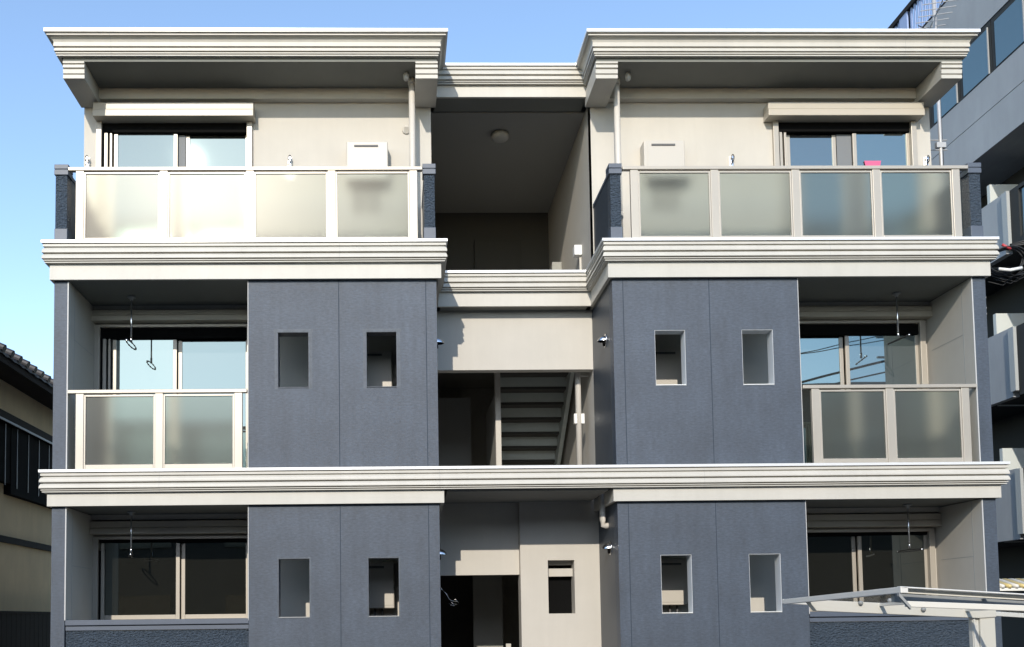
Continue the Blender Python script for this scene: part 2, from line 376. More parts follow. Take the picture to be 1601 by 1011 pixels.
def window(s, z0):
    x0, x1, h0, h1 = WIN[(s, z0)]
    e = bpy.data.objects.new('window', None); col.objects.link(e); e.parent = B; e.empty_display_size = .2
    top = z0 > 6; gnd = z0 < 1
    alu = 'alu'
    f = MB(); f.box(x0, x0+.075, 1.03, 1.2, h0, h1); f.box(x1-.075, x1, 1.03, 1.2, h0, h1); f.box(x0+.075, x1-.075, 1.03, 1.2, h1-.045, h1); f.box(x0+.075, x1-.075, 1.04, 1.2, h0, h0+.05)
    f.build('frame', alu, e, bevel=.004)
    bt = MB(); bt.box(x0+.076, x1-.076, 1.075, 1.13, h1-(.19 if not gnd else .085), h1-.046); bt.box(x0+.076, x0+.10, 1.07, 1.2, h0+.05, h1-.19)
    bt.build('shadow_track', 'black', e)  # black guide strip, with the shade of the window head in its tone
    xm = {(-1,0): -4.615, (-1,3.45): -4.665, (-1,6.35): -4.615, (1,0): 4.70, (1,3.45): 4.635, (1,6.35): 4.75}[(s, z0)]; gp = {(-1,6.35): .095, (1,6.35): .15}.get((s, z0), .045)
    gx0 = x0 + (0.27 if not gnd else .13); gx1 = x1-.10; hz = h1-(.20 if not gnd else .095)
    fwd = (1.105, 1.14); bk = (1.155, 1.19)
    # sash behind the screen (left) and sliding sash (right)
    for nm, (sa, sb), (ya, yb), pm in (('sash', (gx0-.0, xm-gp), fwd if s < 0 else bk, 'pane_screen' if top else 'pane'), ('sash', (xm+gp, gx1), bk if s < 0 else fwd, 'pane' if top else 'pane_screen')):
        if gnd: pm = 'pane_ground'
        sh = MB(); w = .05
        sh.box(sa-.04, sa+.012, ya, yb, h0+.05, hz); sh.box(sb-.012, sb+.04, ya, yb, h0+.05, hz); sh.box(sa+.012, sb-.012, ya+.002, yb-.002, h0+.052, h0+.11)
        sh.build(nm, alu, e, bevel=.003)
        MB().box(sa+.012, sb-.012, (ya+yb)/2-.004, (ya+yb)/2+.004, h0+.11, hz+ .01).build('pane', pm, e)
    if gp > .06: MB().box(xm-gp+.045, xm+gp-.045, 1.146, 1.15, h0+.05, hz).build('screen_edge', 'screen_mesh', e)
    # screen stile and jamb pieces
    k = MB(); k.box(x0+.10, x0+.145, 1.085, 1.15, h0+.05, h1-.11 if not gnd else h1-.09)
    if not gnd: k.box(x0+.175, x0+.205, 1.09, 1.15, h0+.05, h1-.14)
    k.build('screen_stile', alu, e, bevel=.003)
    MB().box(x0+.076, x1-.076, 1.205, 1.22, h0+.05, h1-.05).build('blackout', 'black', e)
    return e
for key in WIN: window(*key)
# roller shutter cases over every balcony window
for (s, z0), (x0, x1, h0, h1) in WIN.items():
    zt = {0: 2.95, 3.45: 5.84, 6.35: 8.735}[z0]
    zb = {0: 2.775, 3.45: 5.69, 6.35: 8.54}[z0]; yf = .875 if z0 > 6 else .90
    m = MB(); zc = zb + (zt-zb)*.48
    m.box(x0-.0 if s < 0 else x0-.12, x1+.04, yf+.01, 1.081, zc+.004, zt); m.box(x0-.0 if s < 0 else x0-.12, x1+.04, yf, 1.081, zb, zc); 
    m.build('shutter_case', 'shutter', B, bevel=.006)
# floor slabs, soffits
def path_slab(pts, z0, z1, name, m):
    b = MB(); n = len(pts)
    for x, y in pts: b.v.append((x, y, z0))
    for x, y in pts: b.v.append((x, y, z1))
    b.f.append(tuple(range(n))[::-1]); b.f.append(tuple(range(n, 2*n)))
    for i in range(n): b.f.append((i, (i+1)%n, n+(i+1)%n, n+i))
    return b.build(name, m, B)
for s in (-1, 1):
    xa, xb = sorted((s*6.0, s*1.065))
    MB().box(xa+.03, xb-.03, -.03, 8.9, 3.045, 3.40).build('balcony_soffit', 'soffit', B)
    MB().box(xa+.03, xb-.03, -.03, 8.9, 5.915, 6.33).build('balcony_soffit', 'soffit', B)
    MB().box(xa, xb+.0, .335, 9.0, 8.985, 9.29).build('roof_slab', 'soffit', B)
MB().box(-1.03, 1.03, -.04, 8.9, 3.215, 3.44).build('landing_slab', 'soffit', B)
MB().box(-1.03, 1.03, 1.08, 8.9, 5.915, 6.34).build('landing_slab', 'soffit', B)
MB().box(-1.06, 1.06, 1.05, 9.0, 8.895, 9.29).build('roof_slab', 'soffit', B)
for s in (-1, 1):
    a, b = sorted((s*5.77, s*1.25))
    for z, y0 in ((.0, .21), (3.452, .19), (6.335, .19)):
        MB().box(a, b, y0, 1.08, z+.002, z+.012).build('balcony_floor', 'floor', B)  # light floor over the dark slab, added for its bounce
for z, y0 in ((.034, 1.45), (3.447, .1), (6.345, 1.2)):
    MB().box(-1.02, 1.02, y0, 4.7, z, z+.01).build('corridor_floor', 'floor', B)  # light floor added to bounce light up into the halls
# cornices
L = 9.0
MB().sweep([(-6.0, L), (-6.0, -.06), (-1.065, -.06), (-1.065, 1.055), (1.065, 1.055), (1.065, -.06), (6.0, -.06), (6.0, L)], CP, 6.39).build('cornice', 'cream', B)
MB().sweep([(-6.0, L), (-6.0, -.06), (-1.065, -.06), (-1.065, 1.055), (1.065, 1.055), (1.065, -.06), (6.0, -.06), (6.0, L)], CT, 6.39).build('coping', 'coping', B)
MB().sweep([(-6.0, L), (-6.0, -.06), (-1.065, -.06), (-1.065, 1.055), (1.065, 1.055), (1.065, -.06), (6.0, -.06), (6.0, L)], [(0,-.281),(0,-.48),(-.04,-.48),(-.04,-.281)], 6.39).build('fascia_band', 'cream', B)
MB().sweep([(-6.0, L), (-6.0, -.06), (6.0, -.06), (6.0, L)], CP, 3.49).build('cornice', 'cream', B)
MB().sweep([(-6.0, L), (-6.0, -.06), (6.0, -.06), (6.0, L)], CT, 3.49).build('coping', 'coping', B)
for s in (-1, 1):
    pth = [(-6.0, L), (-6.0, -.06), (-1.065, -.06), (-1.065, 1.26)] if s < 0 else [(1.065, 1.26), (1.065, -.06), (6.0, -.06), (6.0, L)]
    MB().sweep(pth, [(0,-.281),(0,-.448),(-.04,-.448),(-.04,-.281)], 3.49).build('fascia_band', 'cream', B)
    pth = [(-6.04, L), (-6.04, .31), (-1.075, .31), (-1.075, 1.6)] if s < 0 else [(1.06, 1.6), (1.06, .31), (6.01, .31), (6.01, L)]
    MB().sweep(pth, RP, 9.335).build('roof_cornice', 'cream', B)
    MB().sweep(pth, RT, 9.335).build('roof_coping', 'coping', B)
MB().sweep([(-1.12, 1.02), (1.12, 1.02)], CP, 9.33).build('roof_cornice', 'cream', B)
MB().sweep([(-1.12, 1.02), (1.12, 1.02)], CT, 9.33).build('roof_coping', 'coping', B)
MB().box(-1.12, 1.12, 1.02, 1.06, 8.885, 9.048).build('fascia_band', 'cream', B)
for x, z, y, h in ((-2.35, 6.39, -.139, .28), (3.9, 6.39, -.139, .28), (-1.12, 3.49, -.139, .28), (-4.6, 3.49, -.139, .28), (2.2, 3.49, -.139, .28), (-5.35, 9.335, .182, .30), (5.2, 9.335, .182, .30)):
    pr = (CP if h < .29 else RP); b = MB(); n = len(pr)
    for xx in (x-.0015, x+.0015):
        for (o_, z_) in pr: b.v.append((xx, (-.06 if h < .29 else .31) - o_ - .0008, z + z_))
    b.f.append(tuple(range(n))); b.f.append(tuple(range(n, 2*n))[::-1])
    for k in range(n): b.f.append((k, (k+1)%n, n+(k+1)%n, n+k))
    b.build('moulding_joint', 'grey', B)
# rooftop metal capping
for s in (-1, 1):
    a, b = sorted((s*6.0, s*1.13)); MB().box(a, b, .5, 9, 9.295, 9.32).build('roof_deck', 'grey', B)
# roof brackets (moulded beam ends) and rear beams
for s in (-1, 1):
    for (p, q) in ((6.0, 5.72), (1.055, 1.35)):
        a, b = sorted((s*p, s*q))
        prof = [(.325,8.984),(.325,8.962),(.35,8.957),(.332,8.94),(.332,8.905),(.365,8.90),(.365,8.886),(.338,8.883),(.343,8.83),(.37,8.826),(.37,8.816),(.346,8.813),(.348,8.765),(1.08,8.765),(1.08,8.984)]
        m = MB(); n = len(prof)
        for x in (a, b):
            for y, z in prof: m.v.append((x, y, z))
        m.f.append(tuple(range(n))); m.f.append(tuple(range(n, 2*n))[::-1])
        for i in range(n): m.f.append((i, (i+1)%n, n+(i+1)%n, n+i))
        m.build('roof_bracket', 'cream', B)
    a, b = sorted((s*5.738, s*1.362))
    MB().box(a, b, .97, 1.081, 8.835, 8.984).build('eaves_beam', 'beige', B)
    a, b = sorted((s*5.775, s*1.25))
    MB().box(a, b, .965, 1.081, 5.862, 5.912).build('eaves_beam', 'beige', B)
    MB().box(a, b, .965, 1.081, 2.972, 3.042).build('eaves_beam', 'beige', B)
# top-floor balcony posts, side parapets, railings
for s in (-1, 1):
    for (p, q) in ((5.97, 5.80), (1.12, 1.28)):
        a, b = sorted((s*p, s*q))
        e = bpy.data.objects.new('balcony_pillar', None); col.objects.link(e); e.parent = B; e.empty_display_size = .1
        MB().box(a+.012, b-.012, .0, .16, 6.59, 7.282).build('shaft', 'stucco', e)
        MB().box(a+.004, b-.004, -.008, .168, 6.35, 6.59).build('plinth', 'slate_plain', e, bevel=.004)
        c = MB(); c.box(a-.004, b+.004, -.014, .175, 7.29, 7.355); c.box(a+.006, b-.006, -.004, .166, 7.355, 7.366); c.box(a-.004, b+.004, -.014, .175, 7.366, 7.425)
        c.build('cap', 'slate_plain', e, bevel=.004)
        # side parapet running back to the wall
        c0, c1 = (a+.02, b-.02)
        MB().box(c0, c1, .16, 1.083, 6.35, 7.31).build('side_parapet', 'dark_side', B)
        MB().box(c0-.01, c1+.01, .176, 1.08, 7.312, 7.36).build('side_parapet_cap', 'slate_plain', B, bevel=.004)
def railing(xa, xb, posts, z0, zt, label):
    e = bpy.data.objects.new('balcony_railing', None); col.objects.link(e); e.parent = B; e.empty_display_size = .2; e['label'] = label
    MB().box(xa, xb, -.035, .035, zt-.045, zt).build('top_rail', 'alu', e, bevel=.005)
    for i, x in enumerate(posts):
        MB().box(x-.05, x+.05, -.024, .03, z0, zt-.046).build('post', 'alu', e, bevel=.004)
    for i in range(len(posts)-1):
        a, b = posts[i]+.051, posts[i+1]-.051
        f = MB(); f.box(a, a+.022, -.016, .014, z0+.02, zt-.06); f.box(b-.022, b, -.016, .014, z0+.02, zt-.06); f.box(a+.022, b-.022, -.016, .014, zt-.085, zt-.06); f.box(a+.022, b-.022, -.016, .014, z0+.02, z0+.075)
        f.build('panel_frame', 'alu', e, bevel=.003)
        v = MB(); v.v += [(a+.02,0,z0+.07),(b-.02,0,z0+.07),(b-.02,0,zt-.08),(a+.02,0,zt-.08)]; v.f.append((0,1,2,3))
        pn = v.build('frosted_panel', 'frost', e)
    return e
railing(-5.79, -1.29, [-5.645, -4.585, -3.49, -2.45, -1.405], 6.39, 7.38, 'long four-panel frosted railing glaring in the sun, top left')
railing(1.29, 5.79, [1.44, 2.48, 3.535, 4.59, 5.63], 6.39, 7.38, 'long four-panel frosted railing in grey-green glass, top right')
railing(-5.77, -3.53, [-5.62, -4.63, -3.64], 3.49, 4.51, 'short two-panel frosted railing on the left middle balcony')
railing(3.53, 5.77, [3.69, 4.645, 5.62], 3.49, 4.51, 'short two-panel frosted railing on the right middle balcony')
# ------------------ the recessed middle
# middle floor: beige front above the stair opening
MB().wall(-XG+.001, XG-.001, 3.445, 5.913, 1.27, 1.42, [(-1.5, 1.5, 3.0, 5.07)]).build('hall_wall', 'beige', B)
# ground floor: left wall over the entrance, right wall with its window
MB().box(-XG+.001, .03, 1.27, 1.42, 2.19, 3.213).build('hall_wall', 'beige', B)
MB().wall(.032, XG+.002, 0, 3.213, 1.15, 1.42, [(.41, .775, 1.645, 2.378)]).build('entrance_wall', 'beige', B)
t = MB(); t.box(.41, .775, 1.30, 1.40, 2.16, 2.27); t.box(.41,.775,1.32,1.40,2.32,2.378); t.build('inner_wall_strip', 'beige', B)  # beige strips stand in for the lit wall seen inside
MB().box(.41, .775, 1.405, 1.42, 1.645, 2.378).build('dark_backing', 'black', B)  # black sheet puts in the shade inside the opening
# corridors behind
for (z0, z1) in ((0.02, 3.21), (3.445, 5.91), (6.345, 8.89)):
    MB().box(-XG+.001, XG-.001, 4.85 if z0 > 6 else 5.8, 5.95, z0, z1).build('corridor_end_wall', 'corridor_dim' if z0 > 6 else 'corridor', B)  # top end wall is coloured darker to stand for its shade
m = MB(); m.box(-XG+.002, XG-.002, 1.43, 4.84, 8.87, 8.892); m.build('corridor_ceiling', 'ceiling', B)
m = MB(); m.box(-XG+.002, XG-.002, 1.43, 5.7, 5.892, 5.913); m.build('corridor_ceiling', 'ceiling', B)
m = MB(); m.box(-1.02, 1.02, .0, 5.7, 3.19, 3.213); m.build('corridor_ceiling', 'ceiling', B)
MB().box(-XG+.002, -XG+.01, 1.43, 4.84, 6.36, 8.86).build('corridor_lining', 'corridor_dim', B)  # thin dark sheet that carries the corridor's shade in its colour
# top corridor: dark slab as doorway shade and low panel at the far end
m = MB(); m.box(-.22, .62, 4.78, 4.84, 6.35, 8.35); m.build('doorway_shade', 'dark', B)  # dark slab stands in for the unlit opening
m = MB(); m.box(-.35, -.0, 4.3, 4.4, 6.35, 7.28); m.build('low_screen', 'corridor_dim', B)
# middle hall: newel wall, dark door, flight seen from below
MB().box(-.155, -.075, 2.3, 2.45, 3.445, 5.50).build('newel_wall', 'beige', B)
MB().box(-.15, -.08, 2.452, 3.9, 3.445, 5.0).build('stair_side_wall', 'corridor', B)
MB().box(-1.0, -.35, 4.6, 4.65, 3.445, 5.45).build('hall_door', 'grey', B)
st = MB(); un = MB()
for k in range(9):
    y = 4.15 - .235*k; z = 4.0 + .19*k
    st.box(-.07, 1.0, y-.012, y, z+.045, z+.19)
    un.box(-.07, 1.0, y-.245, y+.02, z+.19, z+.232)
fl = st.build('stair_flight', 'stair', B); un.build('tread', 'dark', fl)  # treads coloured dark to put in the shade under the flight
m = MB(); m.quadprism((1.0, 4.3, 3.98), (1.0, 1.9, 5.93), .30, .30, .06); m.build('stair_stringer', 'stair', B)
m = MB(); m.tube([(.80, 1.62, 5.40), (.88, 1.60, 5.41), (.955, 1.6, 5.38), (.965, 1.6, 5.30), (.965, 1.6, 3.45)], .043, 14); dp = m.build('downpipe', 'pvc', B, smooth=True)
b_ = MB(); b_.box(.895, .935, 1.545, 1.62, 4.36, 4.50); b_.box(.995, 1.04, 1.545, 1.62, 4.36, 4.50); b_.box(.91,1.02,1.62,1.65,4.38,4.48); b_.tube([(1.0,1.6,5.06),(1.12,1.6,5.06)], .008, 6)
b_.build('pipe_bracket', 'white_alu', dp)
m = MB(); m.tube([(1.05, .55, 3.22), (1.05, .55, 2.86), (1.06, .55, 2.80), (1.10, .55, 2.79), (1.124, .55, 2.79)], .04, 14); m.build('drain_elbow', 'pvc', B, smooth=True)
for s in (-1, 1):
    m = MB(); x = s*1.395 if s < 0 else 1.425
    m.tube([(x, .75, 8.97), (x, .75, 6.4)], .043, 16); dp = m.build('downpipe', 'pvc', B, smooth=True)
    c = MB(); c.tube([(x, .75, 7.02), (x, .75, 7.10)], .05, 16); c.tube([(x,.75,8.91),(x,.75,8.982)], .052, 16); c.build('pipe_collar', 'pvc', dp, smooth=True)
# entrance hall on the ground floor
MB().box(-.45, .02, 3.4, 3.45, 0.02, 3.1).build('entrance_partition', 'corridor', B)
MB().box(-.10, -.03, 1.9, 1.97, 0.02, 1.22).build('entrance_post', 'cream', B)
MB().box(-1.1, .03, 4.6, 4.7, 0.02, 3.1).build('entrance_partition', 'dark', B)

# ------------------------------------------------------------------ fixtures on the building (things of their own)
def heater(x, zt, label):
    e = thing('water_heater', (x, 1.083, zt), label, 'water heater', 'water heaters on the balcony walls')
    b = MB(); b.box(-.285, .285, -.215, -.002, -.62, 0); body = b.build('casing', 'heater', e, bevel=.012)
    f = MB(); f.box(-.235, .275, -.220, -.216, -.58, -.02); f.build('front_cover', 'heater', e, bevel=.002)
    v = MB(); v.box(-.18, .15, -.228, -.221, -.075, -.055); v.box(-.18,.15,-.226,-.2212,-.083,-.078); v.build('exhaust_slot', 'heater_dark', e)
    l_ = MB(); l_.box(-.21, -.14, -.2225, -.2205, -.50, -.46); l_.build('data_plate', 'grey', e)
    p = MB()
    for dx in (-.18, -.09, .02, .12): p.tube([(dx, -.08, -.62), (dx, -.08, -.86), (dx+.01, -.03, -1.0)], .014, 8)
    p.build('pipework', 'heater_dark', e, smooth=True)
    return e
h0 = heater(-2.015, 8.17, 'white water heater on the beige wall over the sun-glaring top left balcony')
copy_tree(h0, (2.10, 1.083, 8.18), 'white water heater on the top floor wall of the right wing, beside the downpipe')
copy_tree(h0, (-1.99, 1.083, 5.25), 'water heater seen through the right-hand opening of the left middle-floor slate panel')
copy_tree(h0, (2.02, 1.083, 5.25), 'water heater seen through the left-hand opening of the right middle-floor slate panel')
copy_tree(h0, (-1.99, 1.083, 2.36), 'water heater seen through the right-hand opening of the left ground-floor slate panel')
copy_tree(h0, (2.02, 1.083, 2.36), 'water heater seen through the left-hand opening of the right ground-floor slate panel')

def hanger(x, y, zt, zb, rz, label):
    e = thing('laundry_pole_hanger', (x, y, zt), label, 'pole hanger', 'laundry pole hangers under the balcony ceilings')
    MB().lathe((0,0,0), (0,0,-1), [(0,.055),(.012,.055),(.02,.03),(.05,.018)], 20).build('ceiling_plate', 'grey', e, smooth=True)
    L_ = zt-zb
    r = MB(); r.tube([(0,0,-.02),(0,0,-L_)], .011, 10); r.tube([(0,0,-L_+.07),(0,0,-L_-.005)], .015, 10); r.build('rod', 'chrome', e, smooth=True)
    c = MB(); n = 22; pts = []
    ca, sa = math.cos(rz), math.sin(rz)
    for k in range(n+1):
        t = 2*math.pi*k/n; u = .21*math.cos(t)/max(abs(math.cos(t)), abs(math.sin(t)))**.35; w = .019*math.sin(t)
        pts.append((-u*sa + w*ca*1.1, u*ca + w*sa, -L_-.035 + w*.7))
    c.tube(pts, .007, 6)
    for k in range(0, n, 2): c.lathe(pts[k], (0,1,0), [(-.01,.004),(-.005,.011),(.005,.011),(.01,.004)], 8)
    c.build('pole_ring', 'rubber', e, smooth=True)
    q = MB()
    for sg in (-1, 1): q.lathe((-sg*.215*sa, sg*.215*ca, -L_-.035), (0,-1,0), [(-.012,.008),(-.006,.014),(.006,.014),(.012,.008)], 10)
    q.build('ring_end', 'chrome', e, smooth=True)
    return e
hanger(-5.155, .60, 5.91, 5.30, R(0), 'steel laundry pole hanger with an oval ring, left middle balcony ceiling')
hanger(5.12, .60, 5.91, 5.31, R(8), 'steel laundry pole hanger on the right middle balcony ceiling')
hanger(-5.14, .60, 3.04, 2.50, R(14), 'steel laundry pole hanger over the dark ground-floor left window')
hanger(5.15, .60, 3.04, 2.46, R(14), 'steel laundry pole hanger over the ground-floor right window, above the bicycle shelter')

def bracket(x, z, label):
    e = thing('laundry_wall_bracket', (x, 1.083, z), label, 'wall bracket', 'laundry brackets on the top floor walls')
    MB().box(-.028, .028, -.014, -.001, -.22, .03).build('mounting_plate', 'white_alu', e, bevel=.003)
    a = MB(); a.box(-.016, .016, -.055, -.015, -.36, .0); a.box(-.022, .022, -.07, -.015, -.03, .01)
    a.build('folded_arm', 'chrome', e, bevel=.003)
    r = MB(); r.tube([(.004+.018*math.cos(t*.6), -.075, -.02+.045*math.sin(t*.6)) for t in range(11)], .007, 6); r.tube([(.01,-.06,-.06),(-.012,-.06,-.11)], .009, 6); r.build('hook_ring', 'rubber', e, smooth=True)
    return e
b0 = bracket(-3.10, 8.02, 'folding laundry bracket on the beige wall right of the top left window')
copy_tree(b0, (3.10, 1.083, 8.02), 'folding laundry bracket on the beige wall left of the top right window')
copy_tree(b0, (-5.90, 1.083, 8.02), 'folding laundry bracket at the far left corner of the top floor wall')
copy_tree(b0, (5.87, 1.083, 8.0), 'folding laundry bracket at the far right corner of the top floor wall')

def hood(x, y, z, s, label):
    e = thing('vent_hood', (x, y, z), label, 'vent', 'steel vent hoods on the passage walls')
    m = MB(); n = 16; segs = 7; i0 = 0
    # quarter-dome hood opening downward, projecting along s*X
    for j in range(segs+1):
        a = math.pi*.5*j/segs
        for k in range(n+1):
            t = math.pi*k/n
            m.v.append((s*.11*math.cos(a)*math.sin(t)**.8 if 0<k<n else 0, .075*math.cos(t), .075*math.sin(t)*1.0*math.sin(a)-.02))
    for j in range(segs):
        for k in range(n):
            a = j*(n+1)+k; m.f.append((a, a+1, a+n+2, a+n+1))
    m.build('hood', 'chrome', e, smooth=True)
    f = MB(); f.lathe((0,0,-.01), (s,0,0), [(0.001,.09),(.008,.09),(.012,.08)], 24); f.build('flange', 'chrome', e, smooth=True)
    d = MB(); d.lathe((0,0,-.03), (s,0,0), [(.004,.06),(.03,.055)], 18); d.build('duct_mouth', 'black', e, smooth=True)
    return e
hood(-XG, .40, 5.22, 1, 'steel vent hood at the right edge of the left slate wall, middle floor')
hood(-XG, .40, 2.44, 1, 'steel vent hood at the right edge of the left slate wall, ground floor')
hood(XG, .45, 5.25, -1, 'steel vent hood on the slate side wall right of the passage, middle floor')
hood(XG, .45, 2.50, -1, 'steel vent hood on the slate side wall right of the passage, ground floor')

def lamp(x, y, z, r, label):
    e = thing('ceiling_lamp', (x, y, z), label, 'ceiling lamp')
    MB().lathe((0,0,0), (0,0,-1), [(0,r*.8),(.02,r*.82),(.022,r*.7)], 28).build('lamp_base', 'grey', e, smooth=True)
    MB().lathe((0,0,-.02), (0,0,-1), [(0,r),(.05,r),(.07,r*.9),(.085,r*.6),(.09,.01)], 28).build('diffuser', 'lamp_glass', e, smooth=True)
    return e
lamp(-.05, 2.0, 8.868, .13, 'unlit round ceiling lamp in the open top corridor')
lamp(-.10, 1.9, 5.89, .14, 'unlit round ceiling lamp above the stair opening')
lamp(-1.47, .60, 8.984, .04, 'small round fitting under the left roof soffit, beside the downpipe')
lamp(1.55, .60, 8.984, .04, 'small round fitting under the right roof soffit, beside the downpipe')
e = thing('round_vent', (-1.47, 1.083, 8.44), 'small round beige vent cap on the top left wall beside the downpipe', 'vent')
MB().lathe((0,0,0), (0,-1,0), [(0.001,.062),(.015,.062),(.022,.05)], 28).build('vent_ring', 'beige', e, smooth=True)
v = MB(); 
for k in range(-2, 3): v.box(-.035, .035, -.028, -.0225, k*.016-.004, k*.016+.004)
v.build('louvre', 'beige', e)
e = thing('junction_box', (XG, 1.95, 7.03), 'small white box on the sunlit side wall of the top corridor', 'junction box')
MB().box(-.11, -.001, -.07, .07, -.075, .075).build('box_body', 'trim', e, bevel=.006)
c = MB(); c.box(-.03,-.001,-.018,.018,-.62,-.08); c.build('conduit', 'beige', e)
e = thing('wall_box', (XG-.01, 3.6, 7.35), 'dim grey box on the side wall deep in the top corridor', 'junction box')
MB().box(-.16, 0, -.07, .07, -.12, .12).build('box_body', 'corridor', e, bevel=.006)
MB().box(-.09, -.02, -.02, .02, -.6, -.125).build('conduit', 'corridor', e)
e = thing('pink_tag', (5.13, 1.10, 7.925), 'bright pink tag on the right pane of the top right window', 'tag')
m = MB(); m.v += [(-.12,0,.07),(.12,0,.07),(.09,0,-.07),(-.09,0,-.07),(-.12,.006,.07),(.12,.006,.07),(.09,.006,-.07),(-.09,.006,-.07)]
m.f += [(0,1,2,3),(7,6,5,4),(0,4,5,1),(1,5,6,2),(2,6,7,3),(3,7,4,0)]
m.build('tag_sheet', 'pink', e)
e = thing('wire_ornament', (-1.0, .95, 1.92), 'bright twisted wire hanging in the dark entrance doorway', 'wire')
m = MB(); 
m.tube([(-.06,0,.06),(0,0,.0),(.03,0,-.06),(.07,.01,-.09),(.14,.02,-.10)], .004, 6); m.tube([(.05,0,-.10),(.09,0,-.13),(.14,0,-.14)], .003, 6); m.tube([(.07,.01,-.09),(.12,0,-.07),(.16,0,-.115)], .003, 6); m.tube([(.03,0,-.12),(.07,0,-.15),(.11,0,-.155)], .003, 6)
m.tube([(-.06,0,.06),(-.08,.04,.1),(-.124,.06,.12)], .005, 6)
m.build('wire_strand', 'chrome', e, smooth=True)
m = MB(); m.lathe((0.0,0,.0), (0,-1,0), [(-.012,.006),(0,.012),(.012,.006)], 10); m.build('wire_bead', 'chrome', e, smooth=True)

# small cable clips on the outer right wall, cable bundle
for k, (z, label) in enumerate(((5.76, 'topmost cable clip on the outer right wall, just under the cornice'), (5.62, 'grey cable clip on the outer right wall, second from the cornice'), (5.54, 'grey cable clip on the outer right wall, third from the cornice'))):
    e = thing('cable_clip', (XO, .35, z), label, 'cable clip', 'cable clips on the outer right wall')
    MB().box(.001, .20, -.012, .012, -.008, .008).build('clip_arm', 'white_alu', e); MB().lathe((.20,0,0), (1,0,0), [(-.01,.014),(.02,.014)], 10).build('clip_end', 'grey', e)
e = thing('cable_entry_box', (XO, .3, 5.36), 'white cable entry box on the outer right wall of the middle floor', 'cable box')
m = MB(); m.lathe((0,0,0), (1,0,0), [(.001,.06),(.07,.05),(.11,.02),(.12,.01)], 14); m.build('entry_cap', 'trim', e, smooth=True)
MB().box(.001, .012, -.07, .07, -.07, .07).build('back_plate', 'trim', e)
e = thing('cable_coil', (6.45, .30, 6.24), 'loop of black overhead cable gathered beside the right end of the top cornice', 'cable')
m = MB()
for rr, dz, dy in ((.25, 0, 0), (.235, -.012, .03), (.262, .01, -.03)):
    m.tube([(rr*math.cos(t*.3142), dy, .17*math.sin(t*.3142)+dz + .05*math.cos(t*.3142)) for t in range(21)], .010, 6)
m.build('cable_loop', 'rubber', e, smooth=True)
m = MB()
for k in range(7):
    a = random.uniform(-.2, .1); m.tube([(a, .02*k, -.12-.02*k), (a+.2, .02*k, -.2-.015*k), (a+.5, 0, -.16+.02*k), (1.4, .1, .02+.03*k)], .006, 5)
for k in range(3): m.tube([(.1, .03*k, .2+.02*k), (.5, .02, .26+.04*k), (2.2, .2, .75+.1*k)], .013, 6)
m.build('loose_strand', 'rubber', e, smooth=True)
m = MB(); m.tube([(-.14, -.05, -.13), (.0, -.06, -.15), (.16, -.06, -.12)], .022, 8); m.build('cable_sleeve', 'trim', e, smooth=True)
m = MB(); m.tube([(-.06, -.02, .21), (.05, -.02, .15)], .018, 8); m.build('marker_tape', 'red', e, smooth=True)
m = MB(); m.lathe((.42,-.03,.36), (1,0,.2), [(-.05,.02),(-.03,.035),(.02,.035),(.05,.02)], 12); m.build('insulator', 'trim', e, smooth=True)

# television antenna on its mast
e = thing('tv_antenna', (6.585, 1.9, 5.0), 'white television aerial on a tall mast rising past the right end of the roof', 'antenna')
m = MB(); m.tube([(0,0,0),(.0,0,6.6)], .026, 12); m.build('mast', 'aerial', e, smooth=True)
m = MB()
for z in (3.55, 3.70): m.tube([(-.62,-.0,z),(.10,0,z+.0)], .009, 6)
m.box(-.07, .07, -.03, .03, 3.58, 3.66); m.build('wall_clamp', 'aerial', e)
bm_ = MB(); ang = R(15); ca, sa = math.cos(ang), math.sin(ang)
bm_.tube([(-.7*sa, -.7*ca, 5.62), (.6*sa, .6*ca, 5.62)], .010, 8); bo = bm_.build('boom', 'aerial', e)
for k in range(9):
    y = -.66 + .155*k; w = .27 - .008*k
    c = Vector((y*sa, y*ca, 5.637)); u = Vector((ca, -sa, 0))*w
    MB().tube([c-u, c+u], .0065, 6).build('element', 'aerial', bo)
m = MB(); m.tube([(0,-.02,5.35), (-.14,.2,5.62)], .008, 6); m.tube([(.028,0,5.5),(.03,0,3.9),(.05,0,2.0)], .007, 6); m.build('feed_cable', 'rubber', e)

# ------------------------------------------------------------------ bicycle shelter in front, lower right
S = thing('bicycle_shelter', (2.31, -4.5, 0), 'low white aluminium shelter roof on a square post in front of the right wing', 'shelter')
def loc(x, y, z): return (x-2.31, y+4.5, z)
def rz(x, y): return 1.806 - .023*(y+4.5) - .070*(x-2.31)
def beam(p, q, h, w, name, m):
    b = MB(); b.quadprism(loc(*p), loc(*q), h, h, w); return b.build(name, m, S, bevel=.004)
XR, YB = 4.9, -2.19
beam((2.31, -4.5, rz(2.31,-4.5)), (2.31, YB, rz(2.31,YB)), .050, -.06, 'side_rail', 'white_alu')
beam((2.31, -4.5, rz(2.31,-4.5)+.003), (XR, -4.5, rz(XR,-4.5)+.003), .012, .06, 'edge_strip', 'white_alu')
beam((2.38, -4.44, rz(2.38,-4.5)-.012), (XR, -4.44, rz(XR,-4.5)-.012), .034, .03, 'front_rail', 'post_white')
beam((2.36, -4.30, rz(2.36,-4.5)-.045), (XR, -4.30, rz(XR,-4.5)-.045), .07, .05, 'gutter', 'grey')
beam((2.35, -4.52, 1.692), (XR, -4.52, 1.692-.048*(XR-2.35)), .046, .05, 'front_beam', 'post_white')
b = MB(); b.quadprism(loc(2.28, -4.53, 1.76), loc(2.37,-4.53,1.655), .03, .03, .03); b.build('end_plate', 'grey', S)
b = MB()
